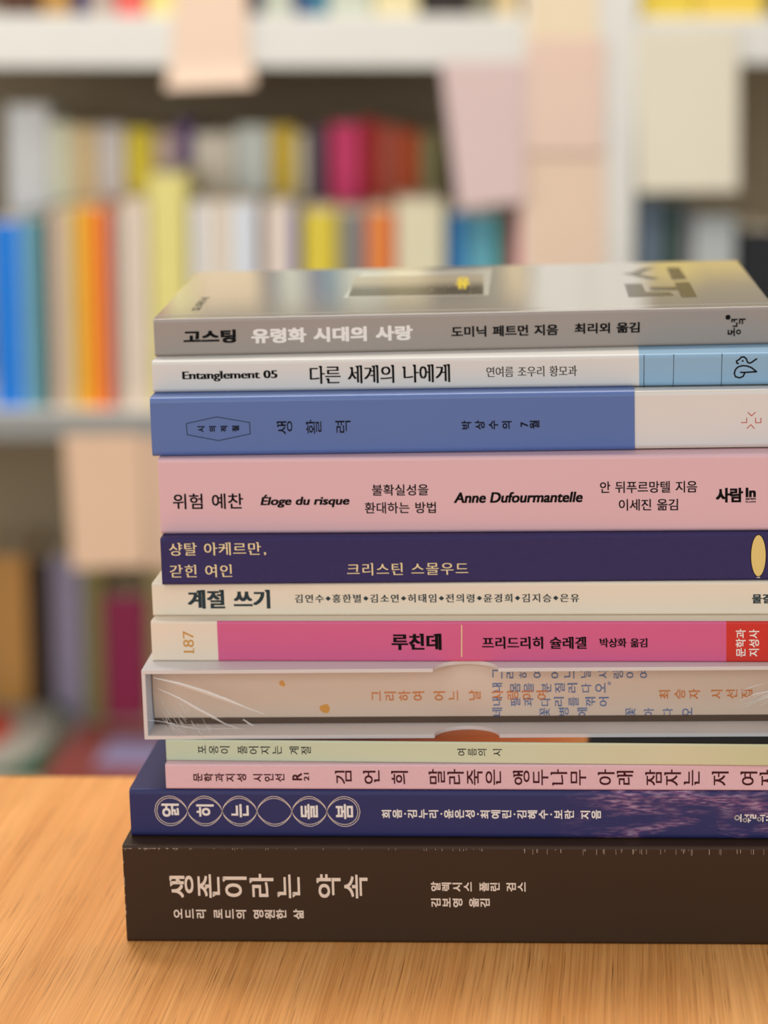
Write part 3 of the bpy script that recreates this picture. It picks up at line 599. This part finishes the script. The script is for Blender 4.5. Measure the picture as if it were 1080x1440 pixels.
notice('post_notice', 'pale peach sheet at the very top of the white post', LB['p1'], -.8, .4, 0, (236, 214, 180))
notice('post_notice', 'salmon peach sheet in the middle of the white post', LB['p2'], -1.8, .4, 2, (230, 198, 178))
notice('post_notice', 'peach sheet lowest on the white post, just above the stack', LB['p3'], -.8, .4, 2, (232, 202, 176))

# ------------------------------------------------------------------ the twelve books of the stack
BK = {b[0]: b for b in BOOKS}
LEN = {1: 188, 2: 190, 3: 192, 4: 190, 5: 190, 6: 200, 7: 210, 8: 208, 9: 205, 10: 205, 11: 215, 12: 225}
WID = {1: 117, 2: 122, 3: 122, 4: 128, 5: 118, 6: 128, 7: 132, 8: 132, 9: 124, 10: 124, 11: 140, 12: 146}
def book_frame(i):
    _, x, y, z, T, yw = BK[i]
    return Matrix.Translation((x*MM, y*MM, (z+.02)*MM)) @ Matrix.Rotation(math.radians(yw), 4, 'Z'), T-.04
BOOK = {}
def paperback(i, name, label, mats, xs=(), face_mat=None, t=0.45, r=1.2, groove=0.0, bulge=0.0):
    mw, T = book_frame(i); e = empty(name, label, 'book', mw, None)
    V, F, info = cover_geo(LEN[i], WID[i], T, t, r, xs, groove, 5, bulge)
    idx = [face_mat(x, p) for x, p in info] if face_mat else None
    mesh_obj('cover', V, F, mats, e, idx=idx)
    mesh_obj('page_block', *box_geo(.4, LEN[i]-.4, t+.05, WID[i]-.4, t+.03, T-t-.03), PAGES, e)
    BOOK[i] = (e, T); return e, T
grey_cover = mat('grey_laminate', (168, 162, 152), 0.07, 0.03, 30, coat=0.25, spec=0.5, coat_rough=0.02)
grey_spine = mat('grey_spine', (160, 148, 138), 0.35, 0.03, 30)
paperback(1, 'paperback_book', 'grey paperback with a glossy cover, topmost book of the stack', [grey_spine, grey_cover], (), lambda x, p: 0 if p == 'spine' else 1, groove=0.12, r=1.0)
white2 = mat('white_matt_cover', (223, 217, 208), 0.45, 0.02); sky2 = mat('sky_blue_cover', (140, 176, 202), 0.45, 0.03)
paperback(2, 'paperback_book', 'thin white paperback with a sky blue spine end, second from top', [white2, sky2], (M['panel2'],), lambda x, p: 1 if x > M['panel2'] else 0, r=1.3)
white3 = mat('white_board_cover', (222, 216, 209), 0.45, 0.02); blue3 = mat('blue_jacket', (86, 112, 170), 0.38, 0.03, 20)
e3, T3 = paperback(3, 'paperback_book', 'blue jacketed book showing a white spine end, third from top', [white3], r=1.4)
mw, T = book_frame(3)
V, F, info = cover_geo(M['jacket3']+.3, WID[3]+.2, T+.0, .3, 1.55); BOOK3J = mesh_obj('jacket', [(x-.3, y-.35, z) for x, y, z in V], F, blue3, e3)
BOOK3J['label'] = 'blue paper jacket over the white cover'
# the white cover sits just inside its jacket
for vv in e3.children[0].data.vertices: vv.co.z = .00034+vv.co.z*(T-.68)/T
pink4 = mat('pink_cover', (224, 182, 187), 0.42, 0.025, 18)
paperback(4, 'paperback_book', 'thick pale pink paperback with black French and Korean lettering', [pink4], r=1.2)
ind5 = mat('indigo_cloth', (56, 48, 94), 0.65, 0.10, 500, bump=0.5, bscale=2200, spec=.2)
paperback(5, 'clothbound_book', 'dark indigo book with gold lettering and a yellow oval', [ind5], t=1.6, r=1.0)
crm6 = mat('cream_cover', (232, 220, 198), 0.5, 0.02)
paperback(6, 'paperback_book', 'thin cream paperback with dark teal brush title, below the indigo book', [crm6], r=.9)
crm7 = mat('ivory_cover', (232, 216, 194), 0.45, 0.02); pk7 = mat('magenta_panel', (212, 92, 138), 0.42, 0.03, 20); rd7 = mat('red_panel', (206, 40, 28), 0.42, 0.03)
paperback(7, 'paperback_book', 'cream book with a magenta spine panel and red publisher block', [crm7, pk7, rd7], (M['p7a'], M['p7b']),
          lambda x, p: 0 if p != 'spine' else (0 if x < M['p7a'] else 1 if x < M['p7b'] else 2), r=.7)
def gradient_mat(name, stops, axis_len, rough=.4, spec=.4):
    m = bpy.data.materials.new(name); m.use_nodes = True; nt = m.node_tree; p = nt.nodes['Principled BSDF']
    tc = node(nt, 'ShaderNodeTexCoord'); s = node(nt, 'ShaderNodeSeparateXYZ'); d = node(nt, 'ShaderNodeMath', operation='DIVIDE', i_1=axis_len*MM)
    r = ramp(nt, [(a, lin(c)) for a, c in stops])
    nt.links.new(tc.outputs['Object'], s.inputs[0]); nt.links.new(s.outputs[0], d.inputs[0]); nt.links.new(d.outputs[0], r.inputs[0]); nt.links.new(r.outputs[0], p.inputs['Base Color'])
    p.inputs['Roughness'].default_value = rough; p.inputs['Specular IOR Level'].default_value = spec; return m
green9 = gradient_mat('green_printed_spine', [(0, (192, 206, 178)), (.45, (206, 212, 180)), (.75, (214, 208, 172)), (.88, (204, 204, 160)), (1, (190, 198, 146))], 205)
art9 = gradient_mat('cover_picture', [(0, (40, 16, 12)), (.30, (96, 30, 16)), (.56, (226, 120, 58)), (.612, (236, 150, 80)), (.618, (14, 13, 13)), (1, (10, 10, 11))], 205, .55, .12)
paperback(9, 'poetry_book', 'thin pale green book with small dark lettering under the slipcase', [green9, art9], (), lambda x, p: 1 if p in ('top', 'edge_top') else 0, t=.35, r=.5)
pink10 = mat('ribbed_pink_cover', (224, 184, 191), 0.5, 0.05, 900, bump=0.3, bscale=1500)
paperback(10, 'poetry_book', 'thin pink book with large wine red lettering, above the navy book', [pink10], t=.4, r=.6)
def art11_mat():
    m = bpy.data.materials.new('navy_printed_cover'); m.use_nodes = True; nt = m.node_tree; p = nt.nodes['Principled BSDF']; L = nt.links.new
    tc = node(nt, 'ShaderNodeTexCoord'); mp = node(nt, 'ShaderNodeMapping'); mp.inputs['Scale'].default_value = (34, 34, 120); mp.inputs['Rotation'].default_value = (0, .35, 0); L(tc.outputs['Object'], mp.inputs[0])
    n = node(nt, 'ShaderNodeTexNoise', i_Scale=1.0, i_Detail=6.0, i_Roughness=.62, i_Distortion=.6); L(mp.outputs[0], n.inputs['Vector'])
    mp2 = node(nt, 'ShaderNodeMapping'); mp2.inputs['Scale'].default_value = (500, 500, 2600); L(tc.outputs['Object'], mp2.inputs[0])
    n2 = node(nt, 'ShaderNodeTexNoise', i_Scale=.5, i_Detail=3.0); L(mp2.outputs[0], n2.inputs['Vector'])
    s = node(nt, 'ShaderNodeSeparateXYZ'); L(tc.outputs['Object'], s.inputs[0])
    mr = node(nt, 'ShaderNodeMapRange', i_1=.128, i_2=.150, i_3=0.0, i_4=1.0); L(s.outputs[0], mr.inputs[0])
    r1 = ramp(nt, [(.48, (0, 0, 0)), (.66, (.85, .85, .85))]); L(n.outputs[0], r1.inputs[0])
    r2 = ramp(nt, [(.40, lin((66, 58, 106))), (.50, lin((128, 84, 124))), (.64, lin((176, 146, 172)))]); L(n2.outputs[0], r2.inputs[0])
    mu = node(nt, 'ShaderNodeMath', operation='MULTIPLY'); L(r1.outputs[0], mu.inputs[0]); L(mr.outputs[0], mu.inputs[1])
    mx = node(nt, 'ShaderNodeMix', data_type='RGBA'); mx.inputs[6].default_value = lin((48, 50, 98))+(1,); L(mu.outputs[0], mx.inputs[0]); L(r2.outputs[0], mx.inputs[7]); L(mx.outputs[2], p.inputs['Base Color'])
    p.inputs['Roughness'].default_value = .42; p.inputs['Specular IOR Level'].default_value = .25; return m
navy11 = art11_mat()
paperback(11, 'paperback_book', 'navy paperback with linked circle outlines and purple pattern, second from bottom', [navy11], r=1.6)
brown12 = mat('dark_brown_cover', (58, 40, 25), 0.45, 0.05, 30, spec=.25)
paperback(12, 'paperback_book', 'thickest dark brown paperback, lowest of the stack on the desk', [brown12], r=1.1)

# slipcase (book eight) with a hardback inside
mw8, T8 = book_frame(8)
slip = empty('slipcase', 'pale grey slipcase with finger notches, wrapped in clear film', 'slipcase', mw8)
slip_m = mat('slipcase_paper', (216, 210, 206), 0.4, 0.03, 20); slip_in = mat('slipcase_lining', (196, 216, 238), 0.5, 0.02)
L8, W8, t8 = LEN[8], WID[8], 1.1
def notched(z0, z1):
    a, b = M['notch8']; c = (a+b)/2; rx = (b-a)/2
    front = [(0, 0)]+[(c+rx*math.cos(math.pi-k*math.pi/16), 8.5*math.sin(math.pi*k/16)) for k in range(17)]+[(L8, 0)]
    V = []; F = []; n = len(front)
    for z in (z0, z1):
        V += [(x, y, z) for x, y in front]+[(x, W8, z) for x, y in front]
    for i in range(n-1):
        F.append((i, i+n, i+n+1, i+1)); F.append((2*n+i, 2*n+i+1, 2*n+i+n+1, 2*n+i+n)); F.append((i, i+1, 2*n+i+1, 2*n+i)); F.append((n+i, 3*n+i, 3*n+i+1, n+i+1))
    F.append((0, 2*n, 3*n, n)); F.append((n-1, 2*n-1, 4*n-1, 3*n-1))
    return V, F
mesh_obj('board', *notched(0, t8), slip_m, slip); mesh_obj('board', *notched(T8-t8, T8), slip_m, slip)
b = mesh_obj('side_board', *box_geo(0, t8, 0, W8, t8+.01, T8-t8-.01), [slip_m, slip_in], slip); b.data.polygons[5].material_index = 1
mesh_obj('side_board', *box_geo(L8-t8, L8, 0, W8, t8+.01, T8-t8-.01), slip_m, slip)
mesh_obj('side_board', *box_geo(t8+.01, L8-t8-.01, W8-t8, W8, t8+.01, T8-t8-.01), slip_m, slip)
# film: thin wrinkled sheet closing the mouth, with creases gathered at its lower left and right corners
film = bpy.data.materials.new('clear_film'); film.use_nodes = True; nt = film.node_tree; nt.nodes.clear()
ot = node(nt, 'ShaderNodeOutputMaterial'); tr = node(nt, 'ShaderNodeBsdfTransparent'); gl = node(nt, 'ShaderNodeBsdfGlossy', i_Roughness=.15); mxs = node(nt, 'ShaderNodeMixShader', i_0=.035)
nt.links.new(tr.outputs[0], mxs.inputs[1]); nt.links.new(gl.outputs[0], mxs.inputs[2]); nt.links.new(mxs.outputs[0], ot.inputs[0])
crease = bpy.data.materials.new('film_crease'); crease.use_nodes = True; nt = crease.node_tree; nt.nodes.clear()
ot = node(nt, 'ShaderNodeOutputMaterial'); tr = node(nt, 'ShaderNodeBsdfTransparent'); gl = node(nt, 'ShaderNodeBsdfPrincipled'); gl.inputs['Base Color'].default_value = (.92, .9, .86, 1); gl.inputs['Roughness'].default_value = .2; mxs = node(nt, 'ShaderNodeMixShader', i_0=.55)
nt.links.new(tr.outputs[0], mxs.inputs[1]); nt.links.new(gl.outputs[0], mxs.inputs[2]); nt.links.new(mxs.outputs[0], ot.inputs[0])
random.seed(5)
NX, NZ = 60, 12; V = []; F = []
for j in range(NZ+1):
    for i in range(NX+1):
        x = L8*i/NX; z = .3+(T8-.6)*j/NZ; wr = max(0, 1-x/70)+max(0, 1-(L8-x)/50)
        V.append((x, -.35+.22*wr*math.sin(x*.9+z*1.7)*math.sin(z*.8+.3*x), z))
for j in range(NZ):
    for i in range(NX): a = j*(NX+1)+i; F.append((a, a+1, a+NX+2, a+NX+1))
fo = mesh_obj('shrink_film', V, F, film, slip, smooth=True); fo['label'] = 'clear shrink film'
CR = []
def px8(x, y): return ((x/4.6957+190-199)/4.62, T8-(y/4.6957+920-942.5)/4.72)
def cr(pts, w0, w1):
    p = [px8(*q) for q in pts]; n = len(p); P = []; Fc = []
    for k, (x, z) in enumerate(p):
        a = p[max(k-1, 0)]; b_ = p[min(k+1, n-1)]; d = math.hypot(b_[0]-a[0], b_[1]-a[1]) or 1
        s = k/(n-1); w = (w0+(w1-w0)*math.sin(math.pi*min(s*1.15, 1)))/2; nx, nz = -(b_[1]-a[1])/d*w, (b_[0]-a[0])/d*w
        P += [(x+nx, -.6-.15*math.sin(math.pi*s), z+nz), (x, -.9-.2*math.sin(math.pi*s), z), (x-nx, -.6, z-nz)]
    for k in range(n-1): o = 3*k; Fc += [(o, o+1, o+4, o+3), (o+1, o+2, o+5, o+4)]
    CR.append((P, Fc))
cr([(125, 152), (290, 195), (450, 250), (600, 310), (720, 362), (838, 408)], .25, 1.35)
cr([(150, 228), (280, 292), (390, 362), (500, 425), (570, 468), (660, 505)], .2, 1.0)
cr([(60, 440), (150, 452), (205, 462), (250, 482), (330, 492), (420, 508), (560, 503), (690, 506)], .15, .3)
cr([(190, 425), (200, 462), (250, 470), (252, 486)], .3, .4); cr([(695, 440), (730, 468), (760, 485)], .3, .6); cr([(690, 445), (755, 480)], .12, .3)
for k in range(34):
    x = random.uniform(165, 470); y = random.uniform(285, 500); l = random.uniform(30, 110); a = math.radians(random.uniform(38, 66))
    cr([(x, y), (x+l*.5*math.cos(a)+random.uniform(-4, 4), y+l*.5*math.sin(a)), (x+l*math.cos(a), min(y+l*math.sin(a), 560))], .05, random.uniform(.1, .26))
V, F = merge(*CR); mesh_obj('film_crease', V, F, crease, slip)
CR = []
def crx(u, v): return ((u*4.62+199-190)*4.6957, ((T8-v)*4.72+942.5-920)*4.6957)
for k in range(16):
    u = 172+random.uniform(0, 18); v0 = random.uniform(9, 14); l = random.uniform(8, 20)
    cr([crx(u, v0), crx(u+l*.5, v0+l*.22), crx(u+l, v0+l*.36)], .08, random.uniform(.2, .7))
V, F = merge(*CR); mesh_obj('film_crease', V, F, crease, slip)
# the hardback inside: rounded spine, dark brown board painted as the shade beneath it
inner_mw = mw8 @ Matrix.Translation((t8*MM+.0003, .0114, t8*MM+.00002))
IB = T8-2*t8-.05; L9 = L8-2*t8-.6
hb = empty('hardback_book', 'cream hardback with orange and blue lettering inside the slipcase', 'book', inner_mw)
ivory8 = mat('hardback_paper', (214, 196, 178), 0.42, 0.05, 14)
zl, zh = M['spine8'][2][1]-t8+.1, IB-.3
def arc8(v): s = min(max((v-zl)/(zh-zl), 0), 1); return -1.1*math.sin(math.pi*s)**.8+1.1
V = []; F = []; N = 22
for x in (0, L9):
    for k in range(N+1): v_ = zl+(zh-zl)*k/N; V.append((x, arc8(v_)-1.1, v_))
    for k in range(N+1): v_ = zl+(zh-zl)*k/N; V.append((x, arc8(v_)+.5, v_))
n = 2*(N+1)
for k in range(N): F += [(k, n+k, n+k+1, k+1), (N+1+k, N+2+k, n+N+2+k, n+N+1+k), (k, k+1, N+2+k, N+1+k), (n+k, n+N+1+k, n+N+2+k, n+k+1)]
F += [(0, N+1, n+N+1, n), (N, n+N, n+2*N+1, 2*N+1)]
mesh_obj('spine', V, F, ivory8, hb, smooth=False)
shade8 = mat('painted_shade_board', (60, 42, 27), .5, .05)
mesh_obj('cover_or_shade_board', *box_geo(0, L9, .35, W8-t8-13, 0, zl-.05, .1), shade8, hb)  # dark board stands in for the shaded gap below the spine
mesh_obj('cover_or_shade_board', *box_geo(0, L9, 3.2, W8-t8-13, zh-1.6, zh, .3), ivory8, hb)
mesh_obj('page_block', *box_geo(2, L9-2, 3.3, W8-t8-15, zl, zh-1.7), PAGES, hb)
off8 = (t8+.3, t8+.02)
thr = M['thread8']
mesh_obj('ribbon_end', *box_geo(thr[0][0]-off8[0], thr[1][0]-off8[0], 2.75, 3.15, thr[0][1]-off8[1]-.12, thr[0][1]-off8[1]+.12), mat('thread', (214, 190, 160), .6), hb)

# writing
groups = {}
for b, part, s, u0, u1, vc, h, ink, sty in TEXT: groups.setdefault((b, part, ink), []).append((s, u0, u1, vc, h, sty))
for (b, part, ink), items in groups.items():
    blocks = []
    for k, (s, u0, u1, vc, h, sty) in enumerate(items):
        PP, FF = setting(s, sty, u0, u1, vc, h)
        if b == 8: PP = [(x-off8[0], y-off8[1], q) for x, y, q in PP]
        blocks.append((PP, FF))
    if b == 8:
        for PP, FF in blocks: PP[:] = [(x, max(y, zl+.02), q) for x, y, q in PP]
        base = 0.0 if ink == 'blue_ink' else -.03
        print_on(part, hb, blocks, MATS[ink], lambda u, v, base=base: arc8(v)-1.1+base)
    else:
        base = -.36 if b == 3 else 0.0
        print_on(part, BOOK[b][0], blocks, MATS[ink], lambda u, v, base=base: base)
for b, nm, ink, w, lines, rings, dots in STROKES:
    bl = [stroke(l, w) for l in lines]+[ring(c, r, ww) for c, r, ww in rings]+[disc(c, r) for c, r in dots]
    base = -.36 if (b == 3 and nm == 'series_frame') else (0.0)
    print_on(nm, BOOK[b][0], bl, MATS[ink], lambda u, v, base=base: base)
# yellow oval on the indigo book
(oc, orx, ory) = M['oval5']
print_on('oval_outline', BOOK[5][0], [disc(oc, orx+.25, 0, 48, ory+.25)], MATS['black_ink']); print_on('oval_emblem', BOOK[5][0], [disc(oc, orx, 20, 48, ory)], mat('yellow_foil', (228, 202, 122), .45))
print_on('oval_emblem', BOOK[5][0], [disc((oc[0]-.3, .9), .22, 0, 8, .12), disc((oc[0]+.25, .9), .3, 0, 8, .14)], MATS['white_ink'])
# linked circles of the navy book: two pairs of fine lines that cross between the circles
xs = [c[0] for c in CIRC]; R_ = CIRC_R; dx = (xs[-1]-xs[0])/5; zc = sum(c[1] for c in CIRC)/6
bl = []
for rr in (R_, R_-.62):
    for sg in (1, -1):
        pts = []
        for k in range(0, 6*24+1):
            s = k/24; cell = min(int(s), 5); q = s-cell
            amp = rr*max(0, math.sin(math.pi*q))**.62*(1 if cell % 2 == 0 else -1)
            if (cell == 0 and q < .5) or (cell == 5 and q > .5):
                amp = math.copysign(math.sqrt(max(0, rr*rr-((q-.5)*dx*rr/(dx/2))**2)), amp if amp else 1)
                if cell == 5: amp = -abs(amp)
                pts.append((xs[0]+(cell)*dx+(q-.5)*2*rr, zc+sg*amp))
            else: pts.append((xs[0]-dx/2+s*dx, zc+sg*amp))
        bl.append(stroke(pts, .17))
print_on('linked_circles', BOOK[11][0], bl, MATS['cream_ink'])
# orange scraps printed on the hardback spine
(bx1, bz1), (bx2, bz2) = M['bits8']
def leaf(c, s, seed):
    random.seed(seed); n = 7
    return [(c[0]-off8[0]+s*(.7+.5*random.random())*math.cos(2*math.pi*k/n), c[1]-off8[1]+s*(.7+.5*random.random())*math.sin(2*math.pi*k/n), 0) for k in range(n)], [tuple(range(n))]
print_on('printed_scraps', hb, [leaf((bx1, bz1), 1.0, 3), leaf((bx1+.6, bz1-.6), .7, 4), leaf((bx2, bz2), 1.7, 8)], mat('orange_scrap', (214, 152, 62), .5), lambda u, v: arc8(v)-1.12)
# worn edges of the brown book
random.seed(11); wear = []; T12 = BOOK[12][1]
for k in range(120):
    x = 225*(1-random.random()**1.7); l = random.uniform(.25, 1.3)*(1.6 if x > 120 else .6); w = random.uniform(.05, .13)
    wear.append(stroke([(x, T12-.9), (x+random.uniform(-.06, .06), T12-.9-l)], w))
for k in range(26): x = .3+random.random()**2*16; wear.append(stroke([(x, T12-1.0), (x+random.uniform(.2, .8), T12-1.05)], .18))
for k in range(9): z_ = random.uniform(8, 26); wear.append(stroke([(.12, z_), (.16, z_+random.uniform(.3, 1.4))], .16))
print_on('edge_wear', BOOK[12][0], wear, mat('worn_paper', (196, 178, 160), .6), lambda u, v: .0)
# pictures on the top cover of the grey book
e1, T1 = BOOK[1]
def on_top(name, polys, m, k=0.0): 
    V = []; F = []
    for q in polys:
        n = len(V); V += [(x, y, T1+.03+k) for x, y in q]; F.append(tuple(range(n, n+len(q))))
    o = mesh_obj(name, V, F, m, e1)
    for p in o.data.polygons:
        if p.normal.z < 0: p.flip()
    return o
def clampy(q): return [(x, min(y, WID[1]-8)) for x, y in q]
on_top('picture_border', [clampy(M['frame1'])], mat('glossy_white_print', (236, 230, 214), .12, .02, coat=.5, coat_rough=.05))
def photo_mat():
    m = bpy.data.materials.new('city_photo_print'); m.use_nodes = True; nt = m.node_tree; p = nt.nodes['Principled BSDF']; L = nt.links.new
    tc = node(nt, 'ShaderNodeTexCoord'); s = node(nt, 'ShaderNodeSeparateXYZ'); L(tc.outputs['Object'], s.inputs[0])
    n = node(nt, 'ShaderNodeTexNoise', i_Scale=700.0, i_Detail=5.0); L(tc.outputs['Object'], n.inputs['Vector'])
    r = ramp(nt, [(.35, lin((36, 32, 28))), (.58, lin((92, 86, 76))), (.72, lin((196, 180, 150)))]); L(n.outputs[0], r.inputs[0])
    mr = node(nt, 'ShaderNodeMapRange', i_1=.058, i_2=.078, i_3=0.0, i_4=1.0); L(s.outputs[1], mr.inputs[0])
    mx = node(nt, 'ShaderNodeMix', data_type='RGBA'); L(mr.outputs[0], mx.inputs[0]); L(r.outputs[0], mx.inputs[6]); mx.inputs[7].default_value = lin((190, 176, 150))+(1,); L(mx.outputs[2], p.inputs['Base Color'])
    p.inputs['Roughness'].default_value = .15; p.inputs['Specular IOR Level'].default_value = .3; return m
on_top('picture', [clampy(M['inner1'])], photo_mat(), .01)
g = M['gold1']; PP, FF = setting('유', 'heavy', g[0][0], g[1][0], (g[0][1]+g[2][1])/2, g[2][1]-g[0][1])
print_on('cover_emblem', e1, [(PP, FF)], mat('yellow_print', (226, 196, 40), .5, spec=.1), zmap=lambda u, v, k: (u, v, T1+.055+.002*k))
on_top('cover_title', M['logo1'], mat('dark_gloss_print', (58, 52, 46), .22, .04, spec=.25), .004)
s = M['small1']; PP, FF = setting('도미닉', 'up_semi', s[0][0], s[1][0], (s[0][1]+s[2][1])/2, s[2][1]-s[0][1])
print_on('cover_author', e1, [(PP, FF)], MATS['black_ink'], zmap=lambda u, v, k: (u, v, T1+.03+.002*k))
